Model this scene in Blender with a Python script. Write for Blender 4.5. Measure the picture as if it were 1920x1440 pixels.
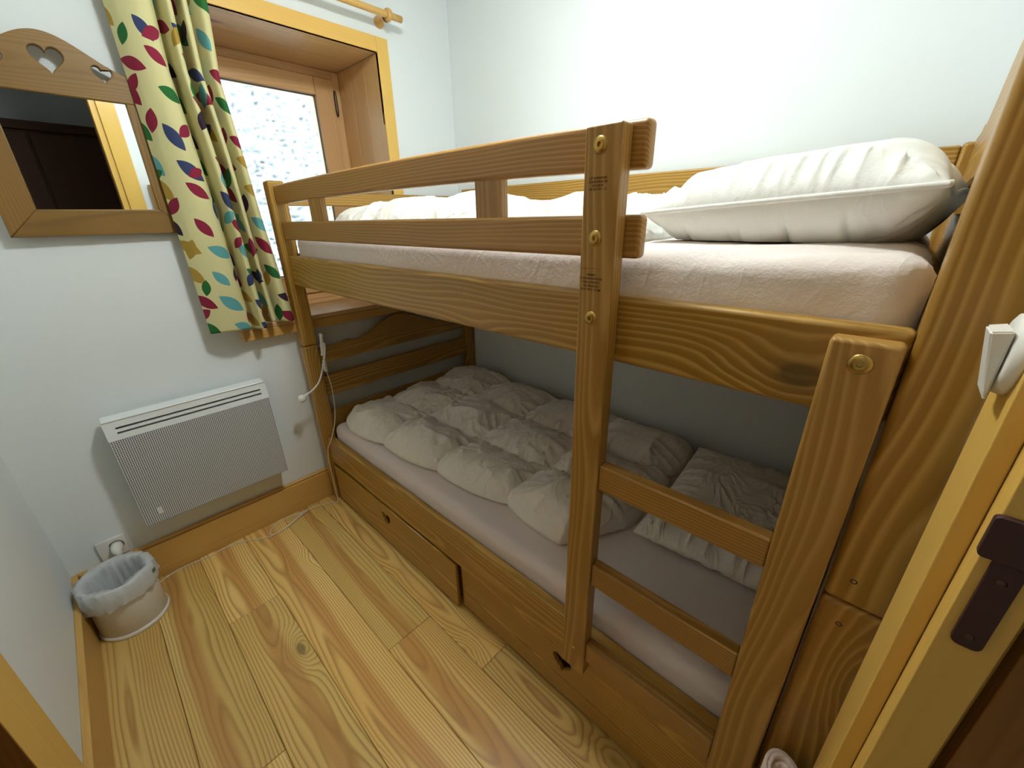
import bpy, bmesh, math, random
import numpy as np
from mathutils import Matrix, Vector, Euler

for o in list(bpy.data.objects):
    bpy.data.objects.remove(o)
scene = bpy.context.scene
COL = scene.collection
RND = random.Random(7)

# ------------------------------------------------------------------ camera
FPX = 757.86
CAM = Vector((-0.6402, -1.9488, 1.3478))
RC = ((0.6832, -0.7300, -0.0175), (-0.2887, -0.2480, -0.9248), (0.6707, 0.6369, -0.3801))
cd = bpy.data.cameras.new('camera'); cam = bpy.data.objects.new('camera', cd); COL.objects.link(cam)
cd.sensor_fit = 'HORIZONTAL'; cd.sensor_width = 36.0; cd.lens = FPX / 1920 * 36.0
cd.clip_start = 0.01
rx, ry, rz = (Vector(r).normalized() for r in RC)
cam.matrix_world = Matrix.Translation(CAM) @ Matrix(((rx[0], -ry[0], -rz[0]), (rx[1], -ry[1], -rz[1]), (rx[2], -ry[2], -rz[2]))).to_4x4()
scene.camera = cam

# ------------------------------------------------------------------ world / exposure
w = bpy.data.worlds.new('sky'); scene.world = w; w.use_nodes = True
bg = w.node_tree.nodes['Background']
bg.inputs[0].default_value = (0.86, 0.95, 1.0, 1); bg.inputs[1].default_value = 10.0
vs = scene.view_settings
vs.view_transform = 'Standard'; vs.look = 'None'; vs.gamma = 1.0; vs.use_curve_mapping = False; vs.exposure = 0.82
LAMP_STRENGTH = 80.0   # ceiling lamp above the frame
LAMP_COL = (0.93, 0.99, 0.985)
# window portal (guides sky sampling through the opening)
pl = bpy.data.lights.new('window_portal', 'AREA'); pl.shape = 'RECTANGLE'; pl.size = 0.72; pl.size_y = 1.1
try: pl.cycles.is_portal = True
except Exception: pass
po = bpy.data.objects.new('window_portal', pl); COL.objects.link(po)
po.location = (0.214, 0.46, 1.5); po.rotation_euler = (math.radians(-90), 0, 0)

# ------------------------------------------------------------------ helpers
def lin(c):
    return tuple(((v / 255) / 12.92 if v / 255 <= 0.04045 else ((v / 255 + 0.055) / 1.055) ** 2.4) for v in c)

def wm(o):
    if o.parent: return wm(o.parent) @ o.matrix_parent_inverse @ o.matrix_basis
    return o.matrix_basis.copy()

def setparent(c, p):
    if p is None: return
    c.parent = p; c.matrix_parent_inverse = wm(p).inverted()

def tag(o, label=None, cat=None, group=None, kind=None):
    if label: o['label'] = label
    if cat: o['category'] = cat
    if group: o['group'] = group
    if kind: o['kind'] = kind
    return o

def empty(name, loc, **kw):
    o = bpy.data.objects.new(name, None); COL.objects.link(o); o.location = loc
    o.empty_display_size = 0.05
    return tag(o, **kw)

def link(name, me, mat, parent=None, M=None, smooth=False, **kw):
    o = bpy.data.objects.new(name, me); COL.objects.link(o)
    if M is not None: o.matrix_basis = M
    if mat: me.materials.append(mat)
    if smooth:
        for p in me.polygons: p.use_smooth = True
    setparent(o, parent)
    return tag(o, **kw)

def bm_mesh(name, bm):
    me = bpy.data.meshes.new(name); bm.to_mesh(me); bm.free(); return me

def rbox_bm(sx, sy, sz, r=0.004, seg=2):
    bm = bmesh.new()
    bmesh.ops.create_cube(bm, size=1)
    bmesh.ops.scale(bm, vec=(sx, sy, sz), verts=bm.verts)
    r = min(r, 0.45 * min(sx, sy, sz))
    if r > 0:
        bmesh.ops.bevel(bm, geom=list(bm.edges), offset=r, segments=seg, affect='EDGES', profile=0.5)
    return bm

ROT = {'x': Matrix.Identity(4), 'y': Matrix.Rotation(math.pi / 2, 4, 'Z'), 'z': Matrix.Rotation(-math.pi / 2, 4, 'Y')}
def board(name, parent, axis, lo, hi, mat, r=0.004, seg=2, **kw):
    lo = Vector(lo); hi = Vector(hi); d = hi - lo; c = (lo + hi) / 2
    s = {'x': (d.x, d.y, d.z), 'y': (d.y, d.x, d.z), 'z': (d.z, d.y, d.x)}[axis]
    me = bm_mesh(name, rbox_bm(*s, r=r, seg=seg))
    o = link(name, me, mat, parent, Matrix.Translation(c) @ ROT[axis], **kw)
    if r > 0 and seg > 1:
        for p in me.polygons: p.use_smooth = True
        md = o.modifiers.new('wn', 'WEIGHTED_NORMAL'); md.keep_sharp = False; md.weight = 80
    return o

def boxes(name, lst, mat, parent=None, **kw):
    bm = bmesh.new()
    for lo, hi in lst:
        lo = Vector(lo); hi = Vector(hi)
        m = Matrix.Translation((lo + hi) / 2) @ Matrix.Diagonal((*(hi - lo), 1))
        bmesh.ops.create_cube(bm, size=1, matrix=m)
    return link(name, bm_mesh(name, bm), mat, parent, **kw)

def extrude_poly(name, loops, depth, M, mat, parent, r=0.002, res=1, **kw):
    """2D outline (first loop) with holes, extruded by depth along local Z, slight rounded edge."""
    cu = bpy.data.curves.new(name, 'CURVE'); cu.dimensions = '2D'; cu.fill_mode = 'BOTH'
    cu.extrude = depth / 2 - r; cu.bevel_depth = r; cu.bevel_resolution = res; cu.offset = -r
    for lp in loops:
        sp = cu.splines.new('POLY'); sp.points.add(len(lp) - 1); sp.use_cyclic_u = True
        for p, q in zip(sp.points, lp): p.co = (q[0], q[1], 0, 1)
    t = bpy.data.objects.new('tmp', cu); COL.objects.link(t)
    dg = bpy.context.evaluated_depsgraph_get()
    me = bpy.data.meshes.new_from_object(t.evaluated_get(dg))
    bpy.data.objects.remove(t); bpy.data.curves.remove(cu)
    me.materials.clear()
    return link(name, me, mat, parent, M, **kw)

def catmull(pts, n=8):
    P = [np.array(p, float) for p in pts]; P = [2 * P[0] - P[1]] + P + [2 * P[-1] - P[-2]]
    out = []
    for i in range(1, len(P) - 2):
        for k in range(n):
            t = k / n; a, b, c, d = P[i - 1], P[i], P[i + 1], P[i + 2]
            out.append(0.5 * ((2 * b) + (-a + c) * t + (2 * a - 5 * b + 4 * c - d) * t * t + (-a + 3 * b - 3 * c + d) * t ** 3))
    out.append(P[-2]); return out

def tube(name, pts, rad, mat, parent=None, seg=10, cap=True, **kw):
    P = [Vector(p) for p in pts]; n = len(P)
    if not hasattr(rad, '__len__'): rad = [rad] * n
    verts, faces = [], []
    up = Vector((0.13, 0.31, 0.94))
    for i, p in enumerate(P):
        t = (P[min(i + 1, n - 1)] - P[max(i - 1, 0)]).normalized()
        a = t.cross(up)
        if a.length < 1e-3: a = t.cross(Vector((1, 0, 0)))
        a.normalize(); b = t.cross(a); up = b if False else up
        for k in range(seg):
            th = 2 * math.pi * k / seg
            verts.append(p + rad[i] * (math.cos(th) * a + math.sin(th) * b))
    for i in range(n - 1):
        for k in range(seg):
            k2 = (k + 1) % seg
            faces.append((i * seg + k, i * seg + k2, (i + 1) * seg + k2, (i + 1) * seg + k))
    if cap:
        faces.append(tuple(range(seg))[::-1]); faces.append(tuple((n - 1) * seg + k for k in range(seg)))
    me = bpy.data.meshes.new(name); me.from_pydata(verts, [], faces)
    bm = bmesh.new(); bm.from_mesh(me); bmesh.ops.recalc_face_normals(bm, faces=bm.faces); bm.to_mesh(me); bm.free()
    return link(name, me, mat, parent, smooth=True, **kw)

def lathe(name, prof, mat, parent=None, M=None, seg=48, fn=None, **kw):
    verts, faces = [], []
    for i, (r, z) in enumerate(prof):
        for k in range(seg):
            th = 2 * math.pi * k / seg
            rr, zz = (r, z) if fn is None else fn(i, th, r, z)
            verts.append((rr * math.cos(th), rr * math.sin(th), zz))
    for i in range(len(prof) - 1):
        for k in range(seg):
            k2 = (k + 1) % seg
            faces.append((i * seg + k, i * seg + k2, (i + 1) * seg + k2, (i + 1) * seg + k))
    me = bpy.data.meshes.new(name); me.from_pydata(verts, [], faces)
    bm = bmesh.new(); bm.from_mesh(me)
    bmesh.ops.remove_doubles(bm, verts=bm.verts, dist=1e-6)
    bmesh.ops.recalc_face_normals(bm, faces=bm.faces); bm.to_mesh(me); bm.free()
    return link(name, me, mat, parent, M, smooth=True, **kw)

def vnoise(x, y, seed=0):
    xi = np.floor(x).astype(int); yi = np.floor(y).astype(int); xf = x - xi; yf = y - yi
    def h(a, b):
        n = (a * 374761393 + b * 668265263 + seed * 974711) & 0x7fffffff
        n = ((n ^ (n >> 13)) * 1274126177) & 0x7fffffff
        return ((n ^ (n >> 16)) & 0xffff) / 65535.0
    u = xf * xf * (3 - 2 * xf); v = yf * yf * (3 - 2 * yf)
    return (h(xi, yi) * (1 - u) + h(xi + 1, yi) * u) * (1 - v) + (h(xi, yi + 1) * (1 - u) + h(xi + 1, yi + 1) * u) * v - 0.5
def fbm(x, y, seed=0, o=3):
    s = 0; a = 1
    for i in range(o):
        s = s + a * vnoise(x * 2 ** i, y * 2 ** i, seed + i); a *= 0.5
    return s
def ridge(x, y, seed=0):
    return 1 - np.abs(2 * vnoise(x, y, seed))

# ------------------------------------------------------------------ materials
class NT:
    def __init__(s, name):
        s.m = bpy.data.materials.new(name); s.m.use_nodes = True; s.t = s.m.node_tree; s.t.nodes.clear()
        s.out = s.t.nodes.new('ShaderNodeOutputMaterial')
    def n(s, typ, **kw):
        nd = s.t.nodes.new('ShaderNode' + typ)
        for k, v in kw.items():
            setattr(nd, k, v)
        return nd
    def put(s, sock, v):
        if hasattr(v, 'is_output') or isinstance(v, bpy.types.NodeSocket): s.t.links.new(v, sock)
        elif v is not None:
            try: sock.default_value = v
            except Exception: sock.default_value = (*v, 1)
    def math(s, op, a, b=None, c=None, clamp=False):
        nd = s.n('Math', operation=op); nd.use_clamp = clamp
        for i, v in enumerate((a, b, c)):
            if v is not None: s.put(nd.inputs[i], v)
        return nd.outputs[0]
    def vmath(s, op, a, b=None):
        nd = s.n('VectorMath', operation=op)
        s.put(nd.inputs[0], a)
        if b is not None: s.put(nd.inputs[1], b)
        return nd.outputs['Value'] if op in ('LENGTH', 'DISTANCE', 'DOT_PRODUCT') else nd.outputs[0]
    def mix(s, f, a, b, typ='MIX'):
        nd = s.n('Mix', data_type='RGBA', blend_type=typ)
        s.put(nd.inputs[0], f); s.put(nd.inputs[6], a if not isinstance(a, tuple) else (*a[:3], 1)); s.put(nd.inputs[7], b if not isinstance(b, tuple) else (*b[:3], 1))
        return nd.outputs[2]
    def noise(s, vec, scale=5, detail=2, rough=0.5, w=None):
        nd = s.n('TexNoise', noise_dimensions='4D' if w is not None else '3D')
        s.put(nd.inputs['Vector'], vec); nd.inputs['Scale'].default_value = scale; nd.inputs['Detail'].default_value = detail
        nd.inputs['Roughness'].default_value = rough
        if w is not None: s.put(nd.inputs['W'], w)
        return nd.outputs[0]
    def ramp(s, f, stops, interp='LINEAR'):
        nd = s.n('ValToRGB'); nd.color_ramp.interpolation = interp
        e = nd.color_ramp.elements
        while len(e) < len(stops): e.new(0.5)
        for el, (p, c) in zip(e, stops):
            el.position = p; el.color = (*c[:3], 1) if hasattr(c, '__len__') else (c, c, c, 1)
        s.put(nd.inputs[0], f)
        return nd.outputs[0]
    def bsdf(s, col, rough=0.5, bump=None, bstr=0.2, bdist=0.002, **kw):
        b = s.n('BsdfPrincipled'); s.b = b
        s.put(b.inputs['Base Color'], (*col, 1) if isinstance(col, tuple) and len(col) == 3 else col)
        s.put(b.inputs['Roughness'], rough)
        for k, v in kw.items(): s.put(b.inputs[k.replace('_', ' ')], v)
        if bump is not None:
            bp = s.n('Bump'); bp.inputs['Strength'].default_value = bstr; bp.inputs['Distance'].default_value = bdist
            s.put(bp.inputs['Height'], bump); s.t.links.new(bp.outputs[0], b.inputs['Normal'])
        s.t.links.new(b.outputs[0], s.out.inputs[0]); return s.m

def wood(name, base, line, dark, freq=110, rough=0.45, knots=0.6, line_amt=0.75, warp=0.035, sat_var=0.12, knot_scale=(1.3, 5.0), light_lines=False, coat=0.0, heart=None):
    t = NT(name)
    tc = t.n('TexCoord').outputs['Object']; rnd = t.n('ObjectInfo').outputs['Random']
    r1 = t.math('MULTIPLY', rnd, 91.7); f1 = t.math('FRACT', r1); f2 = t.math('FRACT', t.math('MULTIPLY', rnd, 577.3)); f3 = t.math('FRACT', t.math('MULTIPLY', rnd, 1931.1))
    off = t.n('CombineXYZ'); t.put(off.inputs[0], t.math('MULTIPLY', f1, 9.0)); t.put(off.inputs[1], t.math('MULTIPLY', f2, 7.0)); t.put(off.inputs[2], t.math('MULTIPLY', f3, 5.0))
    P = t.vmath('ADD', tc, off.outputs[0])
    # knots
    kv = t.vmath('MULTIPLY', P, (knot_scale[0], knot_scale[1], knot_scale[1] * 0.6))
    vo = t.n('TexVoronoi', feature='F1'); t.put(vo.inputs['Vector'], kv); vo.inputs['Scale'].default_value = 1.0
    kd = t.math('ADD', vo.outputs['Distance'], t.math('MULTIPLY', t.math('SUBTRACT', t.noise(kv, 6, 2), 0.5), 0.06))
    keep = t.math('GREATER_THAN', t.n('SeparateColor').outputs[0], 1 - knots)
    sc = t.n('SeparateColor'); t.t.links.new(vo.outputs['Color'], sc.inputs[0])
    keep = t.math('LESS_THAN', sc.outputs[0], knots)
    fall = t.math('MULTIPLY', t.math('EXPONENT', t.math('MULTIPLY', t.math('POWER', kd, 2.0), -26.0)), keep)
    # ring field
    slow = t.vmath('MULTIPLY', P, (0.9, 4.0, 4.0))
    nz = t.n('TexNoise'); t.put(nz.inputs['Vector'], slow); nz.inputs['Scale'].default_value = 1.0; nz.inputs['Detail'].default_value = 2.5
    sep = t.n('SeparateXYZ'); t.t.links.new(tc, sep.inputs[0])
    nsep = t.n('SeparateColor'); t.t.links.new(nz.outputs['Color'], nsep.inputs[0])
    yl = t.math('ADD', t.math('ADD', sep.outputs[1], t.math('MULTIPLY', t.math('SUBTRACT', f1, 0.5), 0.10)), t.math('MULTIPLY', t.math('SUBTRACT', nsep.outputs[0], 0.5), warp * 2))
    zl = t.math('ADD', t.math('ADD', sep.outputs[2], t.math('ADD', t.math('MULTIPLY', f2, 0.05), 0.02)), t.math('MULTIPLY', t.math('SUBTRACT', nsep.outputs[1], 0.5), warp * 2))
    r = t.math('SQRT', t.math('ADD', t.math('POWER', yl, 2.0), t.math('POWER', zl, 2.0)))
    r = t.math('ADD', r, t.math('MULTIPLY', fall, 0.045))
    ph = t.math('FRACT', t.math('MULTIPLY', r, float(freq)))
    ring = t.ramp(ph, [(0.0, 0.55), (0.12, 0.0), (0.55, 0.15), (0.88, 1.0), (1.0, 0.55)])
    amp = t.math('MULTIPLY', ring, t.math('ADD', 0.45, t.math('MULTIPLY', t.noise(t.vmath('MULTIPLY', P, (1.5, 12, 12)), 1, 2), 1.0)))
    amp = t.math('MULTIPLY', amp, line_amt, clamp=True)
    fib = t.noise(t.vmath('MULTIPLY', P, (6, 260, 260)), 1, 2)
    big = t.noise(t.vmath('MULTIPLY', P, (1.1, 6, 6)), 1, 2)
    c0 = t.mix(t.ramp(big, [(0.3, 0.0), (0.7, 1.0)]), base, dark)
    if heart is not None:   # darker heartwood band along the middle of the plank
        hb = t.math('ABSOLUTE', t.math('ADD', yl, t.math('MULTIPLY', t.math('SUBTRACT', f3, 0.5), 0.08)))
        c0 = t.mix(t.math('MULTIPLY', t.ramp(hb, [(0.018, 1.0), (0.034, 0.0)]), t.math('GREATER_THAN', f2, 0.35)), c0, heart)
    c1 = t.mix(amp, c0, line)
    c2 = t.mix(t.math('MULTIPLY', t.math('SUBTRACT', fib, 0.35), 0.35, clamp=True), c1, dark)
    kc = t.ramp(kd, [(0.0, 1.0), (0.055, 0.95), (0.075, 0.35), (0.11, 0.12), (0.17, 0.0)])
    kdark = tuple(v * 0.33 for v in dark)
    c3 = t.mix(t.math('MULTIPLY', t.math('MULTIPLY', kc, keep), 0.85), c2, kdark)
    hsv = t.n('HueSaturation'); t.put(hsv.inputs['Color'], c3)
    t.put(hsv.inputs['Value'], t.math('ADD', 1 - sat_var / 2, t.math('MULTIPLY', f3, sat_var)))
    t.put(hsv.inputs['Hue'], t.math('ADD', 0.4965, t.math('MULTIPLY', f1, 0.007)))
    rg = t.math('ADD', rough - 0.06, t.math('MULTIPLY', amp, 0.1))
    kw = {}
    if coat: kw = {'Coat_Weight': coat, 'Coat_Roughness': 0.28}
    return t.bsdf(hsv.outputs[0], rg, bump=t.math('ADD', t.math('MULTIPLY', amp, -0.6), t.math('MULTIPLY', fib, 0.4)), bstr=0.18, bdist=0.0012, **kw)

W_BED = wood('stained_pine_bed', lin((170, 127, 46)), lin((206, 164, 86)), lin((146, 103, 28)), freq=95, knots=0.6, line_amt=0.85, coat=0.25, rough=0.42, warp=0.055, knot_scale=(1.9, 5.0))
W_LAD = wood('stained_pine_ladder', lin((166, 123, 54)), lin((202, 160, 92)), lin((148, 105, 40)), freq=150, knots=0.3, line_amt=0.75, coat=0.2, rough=0.45)
W_FLOOR = wood('pine_floor', lin((240, 208, 130)), lin((172, 124, 58)), lin((224, 184, 102)), freq=135, knots=0.55, line_amt=0.8, rough=0.34, sat_var=0.26, warp=0.045, knot_scale=(2.3, 5.0), heart=lin((206, 156, 88)))
W_REV = wood('larch_window_lining', lin((226, 188, 134)), lin((192, 144, 92)), lin((212, 168, 112)), freq=110, knots=0.5, line_amt=0.45, rough=0.4)
W_CAS = wood('yellow_varnished_casing', lin((234, 192, 100)), lin((218, 174, 84)), lin((228, 184, 92)), freq=120, knots=0.12, line_amt=0.3, rough=0.4, sat_var=0.05)
W_SKIRT = wood('pine_baseboard', lin((216, 174, 98)), lin((186, 138, 68)), lin((206, 162, 86)), freq=110, knots=0.25, line_amt=0.5, rough=0.4)
W_MIR = wood('mirror_frame_pine', lin((146, 112, 56)), lin((108, 78, 32)), lin((128, 96, 44)), freq=170, knots=0.3, line_amt=0.55, rough=0.5)
W_DOOR = wood('brown_door_wood', lin((150, 104, 46)), lin((118, 76, 30)), lin((134, 90, 38)), freq=120, knots=0.25, line_amt=0.5, rough=0.45)
W_DARK = wood('dark_hall_wood', lin((70, 46, 32)), lin((48, 31, 21)), lin((60, 39, 27)), freq=90, knots=0.2, line_amt=0.4, rough=0.9)
W_ROD = wood('rod_wood', lin((220, 176, 104)), lin((196, 146, 76)), lin((210, 164, 92)), freq=140, knots=0.0, line_amt=0.4, rough=0.4)

def plaster(name, c, bs=0.15):
    t = NT(name); tc = t.n('TexCoord').outputs['Object']
    n1 = t.noise(tc, 1.3, 3); n2 = t.noise(tc, 60, 4, 0.6); n3 = t.noise(tc, 7, 3)
    col = t.mix(t.ramp(n1, [(0.35, 0.0), (0.7, 1.0)]), c, tuple(v * 0.965 for v in c))
    return t.bsdf(col, 0.85, bump=t.math('ADD', t.math('MULTIPLY', n2, 0.4), n3), bstr=bs, bdist=0.003)
M_WALL = plaster('white_wall_paint', lin((234, 240, 240)))
M_CEIL = plaster('white_ceiling_paint', lin((226, 229, 228)))
M_HALL = plaster('hall_paint', lin((214, 220, 224)))

t = NT('rough_render'); tc = t.n('TexCoord').outputs['Object']
n = t.noise(tc, 40, 4, 0.6); n2 = t.noise(tc, 2.5, 2)
M_RENDER = t.bsdf(t.mix(t.math('MULTIPLY', n2, 0.25), lin((122, 126, 128)), lin((108, 112, 116))), 0.95, bump=n, bstr=0.5, bdist=0.01)

def plain(name, c, rough=0.5, **kw):
    t = NT(name); tc = t.n('TexCoord').outputs['Object']
    n = t.noise(tc, 35, 3)
    col = t.mix(t.math('MULTIPLY', n, 0.12), lin(c), tuple(v * 0.8 for v in lin(c)))
    return t.bsdf(col, rough, **kw)
M_PLASTIC = plain('white_plastic', (238, 236, 228), 0.35)
M_CABLE = plain('cream_cable', (226, 214, 198), 0.45)
M_BRASS = plain('aged_brass', (190, 160, 92), 0.32, Metallic=1.0)
M_HINGE = plain('dark_brown_hinge', (66, 38, 36), 0.5)
M_SCREW = plain('screw_steel', (96, 80, 72), 0.45, Metallic=0.8)
M_BIN = plain('beige_bin_plastic', (228, 225, 214), 0.4)
M_GREEN = plain('green_print', (70, 128, 92), 0.6)
M_HEAT = plain('white_enamel', (234, 238, 236), 0.3)
M_STAMP = plain('burnt_stamp', (84, 52, 20), 0.8)
M_SEAL = plain('grey_seal', (90, 100, 112), 0.5)

def fabric(name, c, sheen=0.15, bs=0.25, scale=18, crease=0.0):
    t = NT(name); tc = t.n('TexCoord').outputs['Object']
    n1 = t.noise(tc, scale, 5, 0.6); n2 = t.noise(tc, 240, 2)
    h = t.math('ADD', n1, t.math('MULTIPLY', n2, 0.08))
    if crease:
        wv = t.n('TexNoise'); t.put(wv.inputs['Vector'], t.vmath('MULTIPLY', tc, (1.0, 1.6, 1.0))); wv.inputs['Scale'].default_value = 6.5; wv.inputs['Detail'].default_value = 2.0; wv.inputs['Distortion'].default_value = 1.6
        rg = t.math('POWER', t.math('SUBTRACT', 1.0, t.math('ABSOLUTE', t.math('MULTIPLY', t.math('SUBTRACT', wv.outputs[0], 0.5), 5.0)), clamp=True), 2.0)
        h = t.math('ADD', h, t.math('MULTIPLY', rg, crease))
    col = t.mix(t.math('MULTIPLY', t.noise(tc, 5, 2), 0.2), lin(c), tuple(v * 0.93 for v in lin(c)))
    return t.bsdf(col, 0.9, bump=h, bstr=bs, bdist=0.012, Sheen_Weight=sheen)
M_DUVET = fabric('cream_duvet_cotton', (246, 241, 230), bs=0.32, scale=14, crease=0.6)
M_DUVET2 = fabric('white_duvet_cotton', (240, 240, 232), bs=0.4, scale=16, crease=0.6)
M_PILLOW = fabric('white_pillow_cotton', (236, 238, 232), bs=0.3, scale=12, crease=0.25)
M_PILLOW2 = fabric('cream_pillow_cotton', (242, 236, 224), bs=0.45, scale=16, crease=0.7)
M_SHEET = fabric('terry_fitted_sheet', (238, 228, 222), bs=0.16, scale=60, crease=0.5)
M_SHEET2 = fabric('pale_pink_fitted_sheet', (240, 228, 224), bs=0.10, scale=70)
M_TOWEL = fabric('pale_pink_towel', (232, 212, 200), bs=0.4, scale=90)

t = NT('bin_liner_film'); tc = t.n('TexCoord').outputs['Object']
b = t.n('BsdfPrincipled'); b.inputs['Base Color'].default_value = (*lin((246, 249, 252)), 1); b.inputs['Roughness'].default_value = 0.35
tr = t.n('BsdfTranslucent'); tr.inputs[0].default_value = (*lin((240, 246, 252)), 1)
tp = t.n('BsdfTransparent')
bp = t.n('Bump'); bp.inputs['Strength'].default_value = 0.6; bp.inputs['Distance'].default_value = 0.006
t.put(bp.inputs['Height'], t.noise(tc, 45, 3)); t.t.links.new(bp.outputs[0], b.inputs['Normal'])
m1 = t.n('MixShader'); m1.inputs[0].default_value = 0.5; t.t.links.new(b.outputs[0], m1.inputs[1]); t.t.links.new(tr.outputs[0], m1.inputs[2])
m2 = t.n('MixShader'); m2.inputs[0].default_value = 0.15; t.t.links.new(m1.outputs[0], m2.inputs[1]); t.t.links.new(tp.outputs[0], m2.inputs[2])
t.t.links.new(m2.outputs[0], t.out.inputs[0]); M_BAG = t.m

t = NT('mirror_silver'); M_MIRROR = t.bsdf((0.80, 0.84, 0.86), 0.01, Metallic=1.0)
t = NT('window_glass')
g = t.n('BsdfGlossy'); g.inputs['Roughness'].default_value = 0.0
tp = t.n('BsdfTransparent'); tp.inputs[0].default_value = (0.96, 0.98, 0.98, 1)
fr = t.n('Fresnel'); fr.inputs[0].default_value = 1.45
mx = t.n('MixShader'); t.t.links.new(fr.outputs[0], mx.inputs[0]); t.t.links.new(tp.outputs[0], mx.inputs[1]); t.t.links.new(g.outputs[0], mx.inputs[2])
t.t.links.new(mx.outputs[0], t.out.inputs[0]); M_GLASS = t.m
t = NT('lamp_diffuser'); e = t.n('Emission'); e.inputs[0].default_value = (*LAMP_COL, 1); e.inputs[1].default_value = LAMP_STRENGTH
t.t.links.new(e.outputs[0], t.out.inputs[0]); M_LAMP = t.m
# perforated heater front
t = NT('perforated_heater_panel'); tc = t.n('TexCoord').outputs['Object']
sv = t.vmath('MULTIPLY', tc, (1, 0, 1))
vo = t.n('TexVoronoi', feature='F1'); t.put(vo.inputs['Vector'], t.vmath('MULTIPLY', sv, (165, 1, 165))); vo.inputs['Scale'].default_value = 1.0; vo.inputs['Randomness'].default_value = 0.0
hole = t.math('LESS_THAN', vo.outputs['Distance'], 0.36)
M_PERF = t.bsdf(t.mix(hole, lin((226, 230, 230)), lin((60, 64, 68))), 0.4)

# curtain print
def leafmask(t, uv, scale, seed, L, Wd, amin, amax, rndm=0.45):
    vo = t.n('TexVoronoi', feature='F1', voronoi_dimensions='2D')
    sh = t.vmath('ADD', uv, (seed * 1.37, seed * 0.71, 0))
    t.put(vo.inputs['Vector'], sh); vo.inputs['Scale'].default_value = scale; vo.inputs['Randomness'].default_value = rndm
    loc = t.vmath('SUBTRACT', sh, vo.outputs['Position'])
    sc = t.n('SeparateColor'); t.t.links.new(vo.outputs['Color'], sc.inputs[0])
    ang = t.math('ADD', amin, t.math('MULTIPLY', sc.outputs[0], amax - amin))
    sp = t.n('SeparateXYZ'); t.t.links.new(loc, sp.inputs[0])
    ca = t.math('COSINE', ang); sa = t.math('SINE', ang)
    u = t.math('ADD', t.math('MULTIPLY', sp.outputs[0], ca), t.math('MULTIPLY', sp.outputs[1], sa))
    v = t.math('SUBTRACT', t.math('MULTIPLY', sp.outputs[1], ca), t.math('MULTIPLY', sp.outputs[0], sa))
    size = t.math('ADD', 0.78, t.math('MULTIPLY', sc.outputs[2], 0.3))
    un = t.math('DIVIDE', u, t.math('MULTIPLY', size, L))
    lim = t.math('MULTIPLY', t.math('SUBTRACT', 1.0, t.math('POWER', t.math('ABSOLUTE', un), 2.0)), t.math('MULTIPLY', size, Wd))
    return t.math('LESS_THAN', t.math('ABSOLUTE', v), lim), sc.outputs[1]
t = NT('leaf_print_curtain'); uv = t.n('TexCoord').outputs['UV']
LEAFC = [lin((52, 64, 104)), lin((142, 26, 58)), lin((52, 30, 50)), lin((98, 168, 170)), lin((36, 108, 48)), lin((142, 26, 58)), lin((180, 146, 56))]
stops = [(i / 7, c) for i, c in enumerate(LEAFC)]
base = lin((224, 217, 160))
col = t.mix(t.math('MULTIPLY', t.noise(t.n('TexCoord').outputs['Object'], 160, 2), 0.14), base, tuple(v * 0.8 for v in base))
m, cc = leafmask(t, uv, 1 / 0.094, 3.3, 0.045, 0.0205, -1.05, -0.35)
col = t.mix(m, col, t.ramp(cc, stops, 'CONSTANT'))
m, cc = leafmask(t, uv, 1 / 0.125, 5.3, 0.036, 0.0180, 0.35, 1.5)
col = t.mix(m, col, t.ramp(cc, stops[3:] and [(i / 7, c) for i, c in enumerate(LEAFC[3:] + LEAFC[:3])], 'CONSTANT'))
b = t.n('BsdfPrincipled'); t.t.links.new(col, b.inputs['Base Color']); b.inputs['Roughness'].default_value = 0.85
tr = t.n('BsdfTranslucent'); t.t.links.new(col, tr.inputs[0])
mx = t.n('MixShader'); mx.inputs[0].default_value = 0.12; t.t.links.new(b.outputs[0], mx.inputs[1]); t.t.links.new(tr.outputs[0], mx.inputs[2])
t.t.links.new(mx.outputs[0], t.out.inputs[0]); M_CURT = t.m

# ------------------------------------------------------------------ room shell
XL, XR, YN, ZC = -0.955, 0.998, -2.06, 2.345
OX0, OX1, OZ0, OZ1 = -0.143, 0.571, 0.93, 2.034      # window opening
WT = 0.46                                             # wall thickness
boxes('wall_back', [((XL - .2, 0, 0), (OX0 - .02, WT, ZC + .1)), ((OX1 + .02, 0, 0), (XR + .2, WT, ZC + .1)),
                    ((OX0 - .02, 0, 0), (OX1 + .02, WT, OZ0 - .02)), ((OX0 - .02, 0, OZ1 + .02), (OX1 + .02, WT, ZC + .1))], M_WALL, kind='structure')
boxes('wall_right', [((XR, -3.6, 0), (XR + .2, 0, ZC + .1))], M_WALL, kind='structure')
LD0, LD1 = -1.72, -1.02                                 # closet door in left wall
boxes('wall_left', [((XL - .2, LD1, 0), (XL, 0, ZC + .1)), ((XL - .2, -3.6, 0), (XL, LD0, ZC + .1)), ((XL - .2, LD0, 2.0), (XL, LD1, ZC + .1)),
                    ((XL - .2, LD0, 0), (XL - .06, LD1, 2.0))], M_WALL, kind='structure')
DX0, DX1, DZ = -0.915, -0.1430, 2.26                       # room doorway in near wall
boxes('wall_front', [((DX1, YN - .1, 0), (XR, YN, ZC + .1)), ((XL, YN - .1, 0), (DX0, YN, ZC + .1)), ((DX0, YN - .1, DZ), (DX1, YN, ZC + .1))], M_WALL, kind='structure')
boxes('ceiling', [((XL - .2, -3.6, ZC), (XR + .2, WT, ZC + .1))], M_CEIL, kind='structure')
floor = boxes('floor', [((XL - .2, -3.6, -.12), (XR + .2, WT, -.022))], W_FLOOR, kind='structure')
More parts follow.
